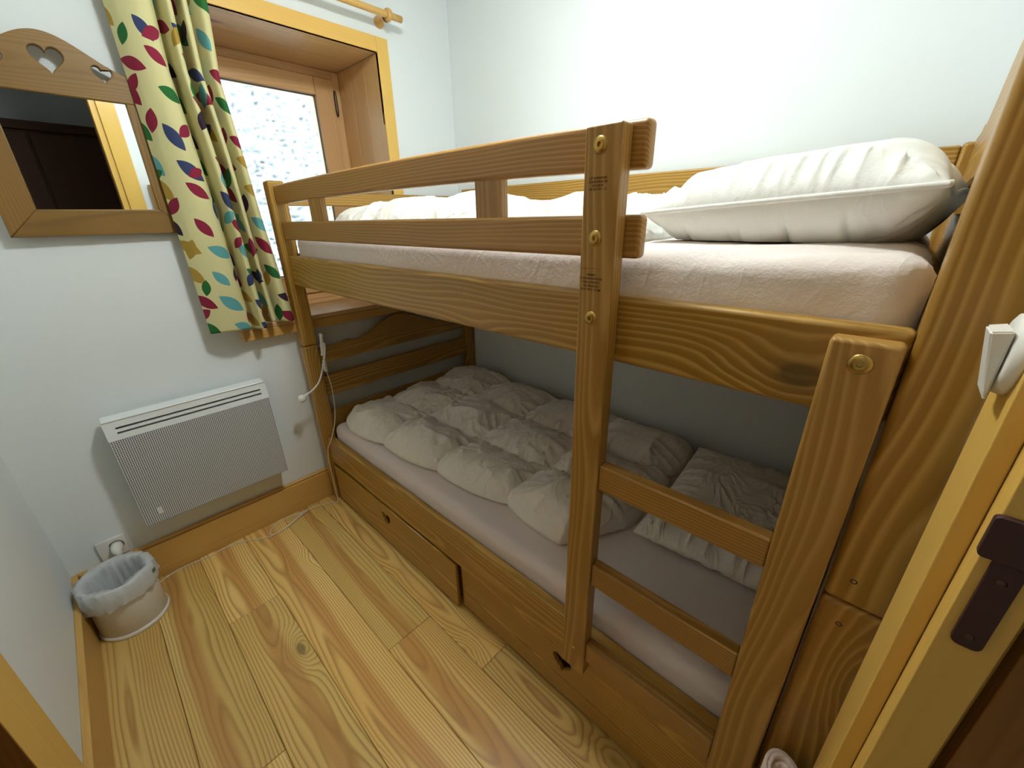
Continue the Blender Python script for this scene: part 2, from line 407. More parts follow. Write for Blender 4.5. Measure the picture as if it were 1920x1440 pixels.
boxes('wall_hall', [((XL - .2, -3.7, 0), (XR + .2, -3.6, ZC + .1))], M_HALL, kind='structure')
wo = boxes('wall_outside', [((-3.0, 1.53, -1.0), (3.5, 1.65, 3.2))], M_RENDER, kind='structure')
gx, gz = np.meshgrid(np.linspace(-1.0, 2.2, 400), np.linspace(.2, 3.1, 360), indexing='ij')
rel = .030 * ridge(gx * 22 + 2 * fbm(gx * 6, gz * 6, 71), gz * 34, 70) ** 2 + .022 * fbm(gx * 30, gz * 44, 75) + .03 * fbm(gx * 4, gz * 4, 77, 2)
gv = np.stack([gx, 1.52 - np.clip(rel + .01, -.009, .09), gz], -1).reshape(-1, 3); gi = np.arange(gx.size).reshape(gx.shape)
gf = np.stack([gi[:-1, :-1], gi[1:, :-1], gi[1:, 1:], gi[:-1, 1:]], -1).reshape(-1, 4)
me = bpy.data.meshes.new('roughcast'); me.from_pydata(gv.tolist(), [], gf.tolist())
link('roughcast', me, M_RENDER, wo, smooth=True)

# floor planks (grain along y)
PW = 0.1717
edges = [-0.9535 + PW * i for i in range(12)]
joints = {0: [-1.52], 1: [-1.03], 2: [-0.48, -1.9], 3: [-1.58], 4: [-0.995], 5: [-1.275], 6: [-0.7, -1.7], 7: [-1.2], 8: [-.6], 9: [-1.4], 10: [-1.0]}
for i in range(11):
    x0, x1 = edges[i], min(edges[i + 1], XR)
    if x1 - x0 < 0.02: continue
    ys = [0.0] + joints[i] + [YN - .1, -3.6]
    for a, b2 in zip(ys[:-1], ys[1:]):
        board('plank', floor, 'y', (x0 + .0006, b2 + .0005, -.022), (x1 - .0006, a - .0005, 0), W_FLOOR, r=.0016, seg=1)

# baseboards
bb = board('baseboard_back', None, 'x', (-0.937, -.0235, 0), (XR, 0, .148), W_SKIRT, r=.003, kind='structure')
board('bead', bb, 'x', (-0.937, -.0185, .148), (XR, 0, .162), W_SKIRT, r=.005)
bl = board('baseboard_left', None, 'y', (XL, -.885, 0), (-.937, -.0005, .160), W_SKIRT, r=.003, kind='structure')

# ------------------------------------------------------------------ window
win = empty('window_1', (0.214, 0, OZ0), kind='structure')
CO = 0.057
board('casing', win, 'z', (OX1, -.02, .955), (OX1 + CO, 0, OZ1 + CO), W_CAS, r=.003)
board('casing', win, 'z', (OX0 - CO, -.02, .955), (OX0, 0, OZ1 + CO), W_CAS, r=.003)
board('casing', win, 'x', (OX0, -.02, OZ1), (OX1, 0, OZ1 + CO), W_CAS, r=.003)
board('sill', win, 'x', (-.226, -.045, .935), (.655, .46, .955), W_REV, r=.004)
board('apron', win, 'x', (-.226, -.045, .893), (.655, 0, .935), W_SKIRT, r=.004)
# reveal lining: boards
for (a, b2) in ((0.0, .135), (.135, .265), (.265, .46)):
    board('lining_board', win, 'z', (OX1, a - .018, .955), (OX1 + .018, b2 - .018, OZ1), W_REV, r=.0015, seg=1)
    board('lining_board', win, 'z', (OX0 - .018, a - .018, .955), (OX0, b2 - .018, OZ1), W_REV, r=.0015, seg=1)
for (a, b2) in ((0.0, .20), (.20, .46)):
    board('lining_board', win, 'x', (OX0, a - .018, OZ1), (OX1, b2 - .018, OZ1 + .018), W_REV, r=.0015, seg=1)
FY0, FY1 = .372, .43
# fixed frame
fw = .035
board('frame_stile', win, 'z', (OX1 - fw, FY0, .955), (OX1 - .0002, FY1, OZ1 - .0002), W_REV, r=.003)
board('frame_stile', win, 'z', (OX0 + .0002, FY0, .955), (OX0 + fw, FY1, OZ1 - .0002), W_REV, r=.003)
board('frame_rail', win, 'x', (OX0 + fw, FY0, OZ1 - fw), (OX1 - fw, FY1, OZ1 - .0002), W_REV, r=.003)
board('frame_rail', win, 'x', (OX0 + fw, FY0, .955), (OX1 - fw, FY1, .955 + fw), W_REV, r=.003)
# sash
SX0, SX1, SZ0, SZ1 = OX0 + fw + .002, OX1 - fw - .002, .955 + fw + .002, OZ1 - fw - .002
sw = .094
SY0, SY1 = .358, .415
GX0, GX1, GZ0, GZ1 = SX0 + sw, SX1 - sw - .002, SZ0 + sw, SZ1 - .076
board('sash_stile', win, 'z', (GX1, SY0, SZ0), (SX1, SY1, SZ1), W_REV, r=.004)
board('sash_stile', win, 'z', (SX0, SY0, SZ0), (GX0, SY1, SZ1), W_REV, r=.004)
board('sash_rail', win, 'x', (GX0, SY0, GZ1), (GX1, SY1, SZ1), W_REV, r=.004)
board('sash_rail', win, 'x', (GX0, SY0, SZ0), (GX1, SY1, GZ0), W_REV, r=.004)
boxes('glazing_seal', [((GX0, .376, GZ0), (GX0 + .004, .386, GZ1)), ((GX1 - .004, .376, GZ0), (GX1, .386, GZ1)), ((GX0, .376, GZ1 - .004), (GX1, .386, GZ1)), ((GX0, .376, GZ0), (GX1, .386, GZ0 + .004))], M_SEAL, win)
boxes('pane', [((GX0, .387, GZ0), (GX1, .391, GZ1))], M_GLASS, win)
tube('hinge', [(OX1 - fw - .004, .352, z) for z in (1.84, 1.86, 1.93, 1.95)], [.005, .008, .008, .005], M_SCREW, win, seg=10)

# ------------------------------------------------------------------ room door (hinge side seen at the right)
door = empty('door_1', (-0.14, YN, 0), kind='structure')
CY = -2.04
board('casing', door, 'z', (-.144, CY - .017, 0), (-.056, CY, DZ + .07), W_CAS, r=.002)
board('casing', door, 'z', (XL + .002, CY - .017, 0), (DX0 + .01, CY, DZ + .07), W_CAS, r=.002)
board('casing', door, 'x', (DX0 + .012, CY - .017, DZ - .01), (-.146, CY, DZ + .07), W_CAS, r=.002)
board('jamb', door, 'z', (-.176, -2.097, 0), (-.1432, CY - .0168, DZ), W_CAS, r=.0015)
board('jamb', door, 'z', (DX0 - .01, -2.15, 0), (DX0 + .015, CY - .018, DZ), W_DOOR, r=.0015)
board('jamb', door, 'x', (DX0 + .015, -2.15, DZ - .025), (-.178, CY - .018, DZ), W_DOOR, r=.0015)
# hinge on jamb
hg = empty('hinge', (-.18, -2.075, 1.05)); setparent(hg, door)
def plate(name, y0, y1, z0, z1, x0, x1, parent, mat, rr):
    pts = []
    for cx, cz, a0 in ((y1 - rr, z1 - rr, 0), (y0 + rr, z1 - rr, 90), (y0 + rr, z0 + rr, 180), (y1 - rr, z0 + rr, 270)):
        for k in range(5):
            a = math.radians(a0 + k * 22.5); pts.append((cx + rr * math.cos(a), cz + rr * math.sin(a)))
    M = Matrix(((0, 0, -1, (x0 + x1) / 2), (1, 0, 0, 0), (0, 1, 0, 0), (0, 0, 0, 1)))
    return extrude_poly(name, [pts], x1 - x0, M, mat, parent, r=.0004)
plate('leaf_plate', -2.0845, -2.0645, .978, 1.085, -.1800, -.1758, hg, M_HINGE, .006)
plate('knuckle_plate', -2.098, -2.0535, 1.076, 1.117, -.1825, -.1758, hg, M_HINGE, .004)
for z in (1.056, .991):
    lathe('screw', [(0, .0008), (.0024, .0008), (.0034, 0), (.0034, -.001)], M_SCREW, hg, Matrix.Translation((-.1800, -2.0745, z)) @ Matrix.Rotation(-math.pi / 2, 4, 'Y'), seg=16)
board('jamb_back', door, 'z', (-.1500, -2.1064, 0), (-.1432, -2.0972, DZ), W_CAS, r=.0005, seg=1)
board('hall_jamb', door, 'z', (-.1725, -2.160, 0), (-.1432, -2.1065, DZ), W_DOOR, r=.002)
# door leaf swung right back against the hall side of the wall
lf = empty('door_leaf', (.2, -2.19, 0)); setparent(lf, door)
board('stile', lf, 'z', (-.168, -2.205, .01), (-.068, -2.166, 2.24), W_DOOR, r=.003)
board('stile', lf, 'z', (.482, -2.205, .01), (.582, -2.166, 2.24), W_DOOR, r=.003)
for z0, z1 in ((.01, .2), (.95, 1.05), (2.12, 2.24)):
    board('rail', lf, 'x', (-.068, -2.205, z0), (.482, -2.166, z1), W_DOOR, r=.003)
for z0, z1 in ((.2, .95), (1.05, 2.12)):
    board('panel', lf, 'z', (-.068, -2.195, z0), (.482, -2.176, z1), W_DOOR, r=.001, seg=1)

# closet door in the left wall
d2 = empty('door_2', (XL, -1.37, 0), kind='structure')
board('jamb', d2, 'z', (XL - .058, -1.0225, 0), (XL + .0155, -1.0185, 1.99), W_DOOR, r=.0005, seg=1)
board('casing', d2, 'z', (XL, -1.018, 0), (XL + .016, -.866, 2.06), W_CAS, r=.002)
board('casing', d2, 'z', (XL, -1.80, 0), (XL + .016, -1.722, 2.06), W_CAS, r=.002)
board('casing', d2, 'y', (XL, -1.72, 1.99), (XL + .016, -1.02, 2.06), W_CAS, r=.002)
board('leaf', d2, 'z', (XL - .045, -1.719, .005), (XL - .012, -1.023, 1.988), W_DOOR, r=.002)

# hall: dark wooden wardrobe front opposite the doorway
hw = empty('hall_wardrobe', (-.5, -3.4, 0), label='dark brown wooden wardrobe in the hall opposite the doorway', cat='wardrobe')
board('body', hw, 'z', (-.95, -3.598, 0), (.6, -3.22, 1.86), W_DARK, r=.004)
board('cornice', hw, 'x', (-.95, -3.598, 1.861), (.62, -3.19, 1.92), W_DARK, r=.006)
for x0 in (-.93, -.42, .09):
    board('door', hw, 'z', (x0, -3.219, .05), (x0 + .49, -3.198, 1.84), W_DARK, r=.003)

# ------------------------------------------------------------------ ceiling lamp (above the frame)
lx, ly = .03, -1.18
lp = empty('ceiling_lamp_offscreen', (lx, ly, ZC), label='round opal glass lamp on the middle of the ceiling', cat='lamp')
LM = Matrix.Translation((lx, ly, ZC))
lathe('base', [(0, -.0005), (.115, -.0005), (.115, -.018), (.09, -.028), (.09, -.040), (0, -.040)], M_PLASTIC, lp, LM, seg=40)
lathe('shade_offscreen', [(.096, -.0402), (.100, -.055), (.090, -.080), (.062, -.100), (.028, -.109), (.0005, -.110)], M_LAMP, lp, LM, seg=40)

# ------------------------------------------------------------------ bunk bed
bed = empty('bunk_bed', (.49, -1.03, 0), label='honey stained pine bunk bed with ladder and two drawers', cat='bunk bed')
PX0, PX1 = -.0186, .0457
FYN, FYF = -.079, -.016           # foot posts near / far
NYF, NYN = -1.979, -2.052         # head posts
ZJ, ZT = .8285, 1.4985
BX0, BX1 = .932, .9965
for (x0, x1) in ((PX0, PX1), (BX0, BX1)):
    for (y0, y1) in ((FYN, FYF), (NYN, NYF)):
        yy0 = y0; yy1 = min(y1, -.0245) if y1 > -.03 else y1
        board('post', bed, 'z', (x0, yy0, 0), (x1, yy1, ZJ - .0008), W_BED, r=.009, seg=3)
        zt = ZT if not (y1 > -1 and x0 > .5) else 1.47
        board('post', bed, 'z', (x0, yy0, ZJ + .0008), (x1, yy1, zt), W_BED, r=.009, seg=3)
# upper side rails and guards (butt against the posts)
ZRB, ZRT = 1.0985, 1.2195
board('side_rail', bed, 'y', (0, NYF, ZRB), (.03, FYN, ZRT), W_BED, r=.008, seg=3)
board('side_rail', bed, 'y', (.945, NYF, ZRB), (.975, FYN, ZRT), W_BED, r=.006)
YGE = -1.628
def bowed(name, z0, z1, bow, x0=0.0, x1=.027):
    o = board(name, bed, 'y', (x0, YGE, z0), (x1, FYN, z1), W_LAD, r=.008, seg=3)
    if bow:
        me = o.data; bm = bmesh.new(); bm.from_mesh(me)
        L = FYN - YGE
        xs = [-L / 2 + L * k / 16 for k in range(1, 16)]
        for x in xs:
            bmesh.ops.bisect_plane(bm, geom=list(bm.verts) + list(bm.edges) + list(bm.faces), plane_co=(x, 0, 0), plane_no=(1, 0, 0))
        for v in bm.verts:
            s = v.co.x / (L / 2); v.co.z += bow * (1 - s * s)
        bm.to_mesh(me); bm.free()
        for p in me.polygons: p.use_smooth = True
bowed('guard_board', 1.4126, 1.4806, .009)
bowed('guard_board', 1.2815, 1.3494, 0)
for (ya, yb) in ((-1.315, -1.238), (-.462, -.372)):
    board('spacer_block', bed, 'z', (.004, ya, 1.345), (.026, yb, 1.424), W_LAD, r=.002)
# wall-side guard of the upper bunk
board('guard_board', bed, 'y', (.955, NYF, 1.40), (.98, FYN, 1.495), W_BED, r=.006)
# lower side rails
board('side_rail', bed, 'y', (0, NYF, .222), (.032, FYN, .358), W_BED, r=.005)
board('side_rail', bed, 'y', (.945, NYF, .222), (.975, FYN, .358), W_BED, r=.005)

def wavy(x0, x1, zb, zs, amp, n=64):
    """board with a wavy crest: shoulders at zs, rising by amp in the middle with small steps"""
    top = []
    for k in range(n + 1):
        s = k / n; d = abs(s - .5) * 2
        h = amp * (0.5 + 0.5 * math.cos(math.pi * min(1, d / .62))) if d < .62 else 0
        bump = .010 * math.exp(-((d - .66) / .06) ** 2)
        top.append((x0 + (x1 - x0) * s, zs + h + bump))
    return [(x0, zb), (x1, zb)] + top[::-1]
MXZ = lambda y: Matrix(((1, 0, 0, 0), (0, 0, -1, y), (0, 1, 0, 0), (0, 0, 0, 1)))
def panel(name, x0, x1, zb, zs, amp, y):
    cx, cz = (x0 + x1) / 2, (zb + zs) / 2
    pts = [(p[0] - cx, p[1] - cz) for p in wavy(x0, x1, zb, zs, amp)]
    return extrude_poly(name, [pts], .024, Matrix.Translation((cx, y, cz)) @ MXZ(0), W_BED, bed, r=.003)
PXa, PXb = PX1, BX0
# lower foot end
panel('footboard_panel', PXa, PXb, .731, .805, .085, -.052)
board('footboard_slat', bed, 'x', (PXa, -.064, .565), (PXb, -.040, .668), W_BED, r=.004)
board('footboard_slat', bed, 'x', (PXa, -.064, .30), (PXb, -.040, .482), W_BED, r=.004)
# upper foot end
board('footboard_slat', bed, 'x', (PXa, -.064, 1.409), (PXb, -.040, 1.462), W_BED, r=.004)
board('footboard_slat', bed, 'x', (PXa, -.064, 1.10), (PXb, -.040, 1.225), W_BED, r=.004)
# head end, upper and lower
panel('headboard_panel', PXa, PXb, 1.40, 1.505, .115, -2.011)
board('headboard_slat', bed, 'x', (PXa, -2.023, 1.24), (PXb, -1.999, 1.34), W_BED, r=.004)
panel('headboard_panel', PXa, PXb, .731, .805, .085, -2.011)
board('headboard_slat', bed, 'x', (PXa, -2.023, .565), (PXb, -1.999, .668), W_BED, r=.004)
board('headboard_slat', bed, 'x', (PXa, -2.023, .30), (PXb, -1.999, .482), W_BED, r=.004)
board('headboard_slat', bed, 'x', (PXa, -2.023, 1.10), (PXb, -1.999, 1.18), W_BED, r=.004)
# slatted bases
for zb in (1.118, .238):
    for k in range(14):
        y = -.16 - k * .134
        board('base_slat', bed, 'x', (.0325, y - .035, zb - .018), (.9445, y + .035, zb), W_LAD, r=.002, seg=1)

# ladder
LX0, LX1 = -.0322, -.0005
upL = board('ladder_upright', bed, 'z', (LX0, -1.6026, .249), (LX1, -1.5378, 1.4755), W_LAD, r=.004, seg=3)
upR = board('ladder_upright', bed, 'z', (LX0, -1.9742, .249), (LX1, -1.9043, 1.2078), W_LAD, r=.006, seg=3)
for z0, z1 in ((.829, .8867), (.5635, .625), (.302, .363)):
    board('rung', bed, 'y', (-.0272, -1.9042, z0), (-.0012, -1.6027, z1), W_LAD, r=.004, seg=3)
def bolt(parent, y, z, r=.0128, x=LX0, mat=M_BRASS):
    M = Matrix.Translation((x, y, z)) @ Matrix.Rotation(-math.pi / 2, 4, 'Y')
    b = lathe('bolt', [(.0035, .0002), (.0035, .0032), (.004, .0034), (r * .6, .0030), (r * .92, .0016), (r, 0), (r, -.001)], mat, parent, M, seg=32)
    lathe('hex_socket', [(0, .0003), (.0036, .0003)], M_BRASS, None, M, seg=6); h = bpy.context.scene.collection.objects[-1]
    setparent(h, parent)
for z in (1.4483, 1.3142, 1.1808): bolt(upL, -1.566, z)
bolt(upR, -1.939, 1.1805, .0125)
# small screw plug at the foot of the upright
lathe('plug', [(0, .001), (.003, .001), (.004, -.0005)], W_CAS, upL, Matrix.Translation((LX0, -1.571, .327)) @ Matrix.Rotation(-math.pi / 2, 4, 'Y'), seg=12)
for (y, z) in ((-2.006, .872), (-2.008, .79)):
    lathe('screw_head', [(.0014, -.0006), (.0030, .0004), (.0042, 0), (.0042, -.001)], M_SCREW, bed, Matrix.Translation((PX0, y, z)) @ Matrix.Rotation(-math.pi / 2, 4, 'Y'), seg=16)
# burnt-in stamps on the long upright
def stamp(lines, y0, z0, size, dz, shear):
    for i, s in enumerate(lines):
        cu = bpy.data.curves.new('stamp', 'FONT'); cu.body = s; cu.size = size; cu.extrude = .0001; cu.align_x = 'CENTER'; cu.offset = .0001
        tmp = bpy.data.objects.new('t', cu); COL.objects.link(tmp)
        me = bpy.data.meshes.new_from_object(tmp.evaluated_get(bpy.context.evaluated_depsgraph_get()))
        bpy.data.objects.remove(tmp); bpy.data.curves.remove(cu); me.materials.clear()
        M = Matrix(((0, 0, -1, LX0 - .0001), (-1, shear, 0, y0), (0, 1, 0, z0 - i * dz), (0, 0, 0, 1)))
        M = Matrix(((0, 0, -1, LX0 - .0001), (-1, 0, 0, y0), (0, 1, 0, z0 - i * dz), (0, 0, 0, 1)))
        link('stamp', me, M_STAMP, upL, M)
stamp(['LIT SUPERPOSE', 'CONDITION DE', 'SECURITE', 'NF EN 747-1 / 2'], -1.5655, 1.4015, .0047, .0053, 0)
stamp(['NIVEAU', 'A NE PAS DEPASSER', 'PAR LE DESSUS', 'DU MATELAS', '90 X 190 X 15 CM'], -1.5625, 1.2540, .0050, .0062, 0)
boxes('stamp', [((LX0 - .0002, -1.574, 1.2660), (LX0, -1.540, 1.2665))], M_STAMP, upL)

# drawers
def heart(cx, cz, w, h, n=28):
    pts = []
    for k in range(n):
        a = 2 * math.pi * k / n
        x = 16 * math.sin(a) ** 3; y = 13 * math.cos(a) - 5 * math.cos(2 * a) - 2 * math.cos(3 * a) - math.cos(4 * a)
        pts.append((cx + x / 32 * w, cz + (y + 2.5) / 29 * h))
    return pts
def drawer(y0, y1, xf, hy):
    d = empty('drawer', ((xf + .3), (y0 + y1) / 2, .012)); setparent(d, bed)
    L = y1 - y0; z0, z1 = .018, .2145
    cz = (z0 + z1) / 2; cy = (y0 + y1) / 2
    # local x -> world -y (seen from the front), local y -> z, local z -> -x
    out = [(-L / 2, z0 - cz), (L / 2, z0 - cz), (L / 2, z1 - cz), (-L / 2, z1 - cz)]
    hh = heart(-(hy - cy), .146 - cz, .066, .062)
    M = Matrix(((0, 0, -1, xf + .007), (-1, 0, 0, cy), (0, 1, 0, cz), (0, 0, 0, 1)))
    f = extrude_poly('drawer_front', [out, hh], .014, M, W_BED, d, r=.0015)
    boxes('drawer_box', [((xf + .0525, y0 + .02, .02), (xf + .062, y1 - .02, .19)), ((xf + .6, y0 + .02, .02), (xf + .612, y1 - .02, .19)),
                         ((xf + .032, y0 + .02, .02), (xf + .6, y0 + .032, .19)), ((xf + .032, y1 - .032, .02), (xf + .6, y1 - .02, .19)), ((xf + .032, y0 + .03, .02), (xf + .6, y1 - .03, .028))], W_LAD, d)
    for rx0 in (.05, .5):
        for ry0 in (y0 + .04, y1 - .06):
            boxes('drawer_foot', [((xf + rx0, ry0, 0), (xf + rx0 + .04, ry0 + .02, .02))], W_LAD, d)
drawer(-1.051, -.100, -.006, -.578)
drawer(-1.955, -1.062, .012, -1.508)

# ------------------------------------------------------------------ mattresses
def mattress(name, x0, x1, y0, y1, z0, z1, mat, label, seed, wr=.004):
    cx, cy, cz = (x0 + x1) / 2, (y0 + y1) / 2, (z0 + z1) / 2
    bm = rbox_bm(x1 - x0, y1 - y0, z1 - z0, r=.036, seg=5)
    L = y1 - y0
    for k in range(1, 90):
        bmesh.ops.bisect_plane(bm, geom=list(bm.verts) + list(bm.edges) + list(bm.faces), plane_co=(0, -L / 2 + L * k / 90, 0), plane_no=(0, 1, 0))
    Wd = x1 - x0
    for k in range(1, 40):
        bmesh.ops.bisect_plane(bm, geom=list(bm.verts) + list(bm.edges) + list(bm.faces), plane_co=(-Wd / 2 + Wd * k / 40, 0, 0), plane_no=(1, 0, 0))
    me = bm_mesh(name, bm)
    co = np.array([v.co for v in me.vertices]); nr = np.array([v.normal for v in me.vertices])
    d = wr * fbm(co[:, 1] * 5 + co[:, 2] * 14, co[:, 0] * 7 + co[:, 2] * 9, seed)
    # tension creases near the head end
    e = np.exp(-((co[:, 1] + L / 2) / .28) ** 2)
    d += e * .012 * (ridge(co[:, 1] * 4 + co[:, 2] * 10, co[:, 2] * 30 + co[:, 0] * 12 + co[:, 1] * 6, seed + 3) - .5)
    top = np.clip((co[:, 2]) / (z1 - z0) * 2, 0, 1)
    co = co + nr * (d * (0.3 + .7 * top))[:, None]
    for v, c in zip(me.vertices, co): v.co = c
    return link(name, me, mat, None, Matrix.Translation((cx, cy, cz)), smooth=True, label=label, cat='mattress')
mattress('mattress', .036, .930, -1.977, -.082, 1.119, 1.297, M_SHEET, 'mattress with pale terry fitted sheet on the upper bunk', 3)
mattress('mattress', .036, .930, -1.972, -.082, .239, .425, M_SHEET2, 'mattress with pale pink fitted sheet on the lower bunk', 8, wr=.003)

# ------------------------------------------------------------------ quilts
def grid_mesh(name, X, Y, Z, close=True):
    n, m = X.shape
    verts = np.stack([X, Y, Z], -1).reshape(-1, 3)
    idx = np.arange(n * m).reshape(n, m)
    f = np.stack([idx[:-1, :-1], idx[1:, :-1], idx[1:, 1:], idx[:-1, 1:]], -1).reshape(-1, 4)
    return verts, f
def quilt(name, yA, yB, xf, xb, zb, H, ycells, xcells, mat, label, seed, ny=300, nx=180, edge=.10, seam=.05, wr=.018, drop=None):
    """closed padded quilt lying on z=zb; yA (foot) > yB (head side); xf(y), xb(y) outline functions; seam positions in y and in fraction of x"""
    yA0, yB0 = yA, yB
    u = np.linspace(0, 1, ny); v = np.linspace(0, 1, nx)
    # denser sampling near the rims
    u = u + .06 * np.sin(2 * np.pi * u) * -1 / (2 * np.pi) * 1.6; v = v - .10 * np.sin(2 * np.pi * v) / (2 * np.pi) * 1.6
    U, V = np.meshgrid(u, v, indexing='ij')
    Y = yA + (yB - yA) * U
    cellw = []
    def cells(q, pos):
        pos = np.array(pos); k = np.clip(np.searchsorted(pos, q) - 1, 0, len(pos) - 2)
        a = (q - pos[k]) / (pos[k + 1] - pos[k]); return k, np.clip(a, 0, 1), pos[k + 1] - pos[k]
    yp = [(y - yA) / (yB - yA) for y in ycells]
    ky, ay, wy = cells(U, yp)
    kx, ax, wx = cells(V, xcells)
    by = np.sin(np.pi * ay); bx = np.sin(np.pi * ax)
    XF = xf(Y) - .030 * by ** .55; XB = xb(Y)
    # wobble of the near and far ends
    Y = Y + .030 * (bx ** .55) * (np.where(U > .5, -1, 1)) * np.exp(-(np.minimum(U, 1 - U) / .05)) * 1.0
    X = XF + (XB - XF) * V
    # edge profile (metres from rim)
    dy = np.minimum(U, 1 - U) * abs(yB - yA); dx = np.minimum(V * np.abs(XB - XF), (1 - V) * np.abs(XB - XF) * 1.6)
    def prof(d): s = np.clip(d / edge, 0, 1); return (1 - (1 - s) ** 2.6) ** (1 / 2.6)
    E = prof(dx) * prof(dy)
    puff = (np.clip(by, 0, 1) ** .5) * (np.clip(bx, 0, 1) ** .5)
    jit = np.array([[RND.uniform(.75, 1.15) for _ in range(12)] for _ in range(12)])
    hgt = jit[ky, kx]
    Z = E * (H * (.46 + .54 * hgt * puff)) 
    # wrinkles: fan from seams
    sd = np.minimum(np.minimum(ay, 1 - ay) * wy * abs(yB - yA), np.minimum(ax, 1 - ax) * wx * .85)
    n1 = ridge(X * 9 + 3 * fbm(X * 5, Y * 5, seed), Y * 26, seed + 1); n2 = ridge(X * 26, Y * 9 + 3 * fbm(X * 5, Y * 5, seed + 9), seed + 2)
    alongy = (np.minimum(ay, 1 - ay) * wy * abs(yB - yA) > np.minimum(ax, 1 - ax) * wx * .85)
    wv = np.where(alongy, n1, n2) ** 2
    Z = Z + E * wr * (wv - .4) * np.exp(-sd / .07) * 1.1
    Z = Z + E * wr * .9 * (ridge(X * 7 + Y * 4, Y * 6 - X * 3, seed + 4) ** 3 - .3) + E * wr * .25 * fbm(X * 16, Y * 16, seed + 5)
    Z = Z + E * .02 * fbm(X * 3, Y * 3, seed + 6, 2)
    Z = np.maximum(Z, 0.0) + zb + .001
    if drop is not None: Z = Z + drop(X, Y)
    vt, ft = grid_mesh(name, X, Y, Z)
    # underside: slight inset so the rim rounds under
    ins = .022 * (1 - E)
    Zb = np.full_like(Z, zb + .001)
    if drop is not None: Zb = Zb + drop(X, Y)
    Xb = X + np.where(V < .5, 1, -1) * np.where(dx < .03, .022, 0); Yb = Y
    rim = (U <= 0) | (U >= 1) | (V <= 0) | (V >= 1)
    n = X.size
    Zt2 = np.where(rim, zb + .016 + (drop(X, Y) if drop is not None else 0), Z)
    vt = np.stack([X, Y, Zt2], -1).reshape(-1, 3)
    vb = np.stack([Xb, Yb, Zb], -1).reshape(-1, 3)
    fb = ft[:, ::-1] + n
    nn, mm = X.shape; idx = np.arange(n).reshape(nn, mm)
    loop = np.concatenate([idx[0, :-1], idx[:-1, -1], idx[-1, :0:-1], idx[:0:-1, 0]])
    side = np.stack([loop, np.roll(loop, -1), np.roll(loop, -1) + n, loop + n], -1)
    c = np.array([(X.min() + X.max()) / 2, (Y.min() + Y.max()) / 2, zb])
    V3 = np.concatenate([vt, vb]) - c
    me = bpy.data.meshes.new(name); me.from_pydata(V3.tolist(), [], np.concatenate([ft, fb, side]).tolist())
    bm = bmesh.new(); bm.from_mesh(me); bmesh.ops.recalc_face_normals(bm, faces=bm.faces); bm.to_mesh(me); bm.free()
    return link(name, me, mat, None, Matrix.Translation(c), smooth=True, label=label, cat='duvet')

def interp(ys, xs):
    ys = np.array(ys); xs = np.array(xs); o = np.argsort(ys)
    return lambda y: np.interp(y, ys[o], xs[o])
quilt('duvet', -.115, -1.49, interp([-.1, -.25, -.38, -.80, -1.15, -1.40, -1.49], [.10, .075, .085, .125, .165, .155, .30]), lambda y: 0 * y + .925,
      .4215, .122, [-.115, -.47, -.81, -1.155, -1.49], [0, .30, .62, 1.0], M_DUVET, 'cream quilted duvet spread over the lower bunk mattress', 21)
quilt('duvet', -.30, -1.520, interp([-.3, -.6, -1.3, -1.6], [.10, .09, .08, .09]), lambda y: 0 * y + .925,
      1.2945, .115, [-.30, -.60, -.92, -1.25, -1.520], [0, .33, .66, 1.0], M_DUVET2, 'white quilted duvet lying on the upper bunk mattress', 44)

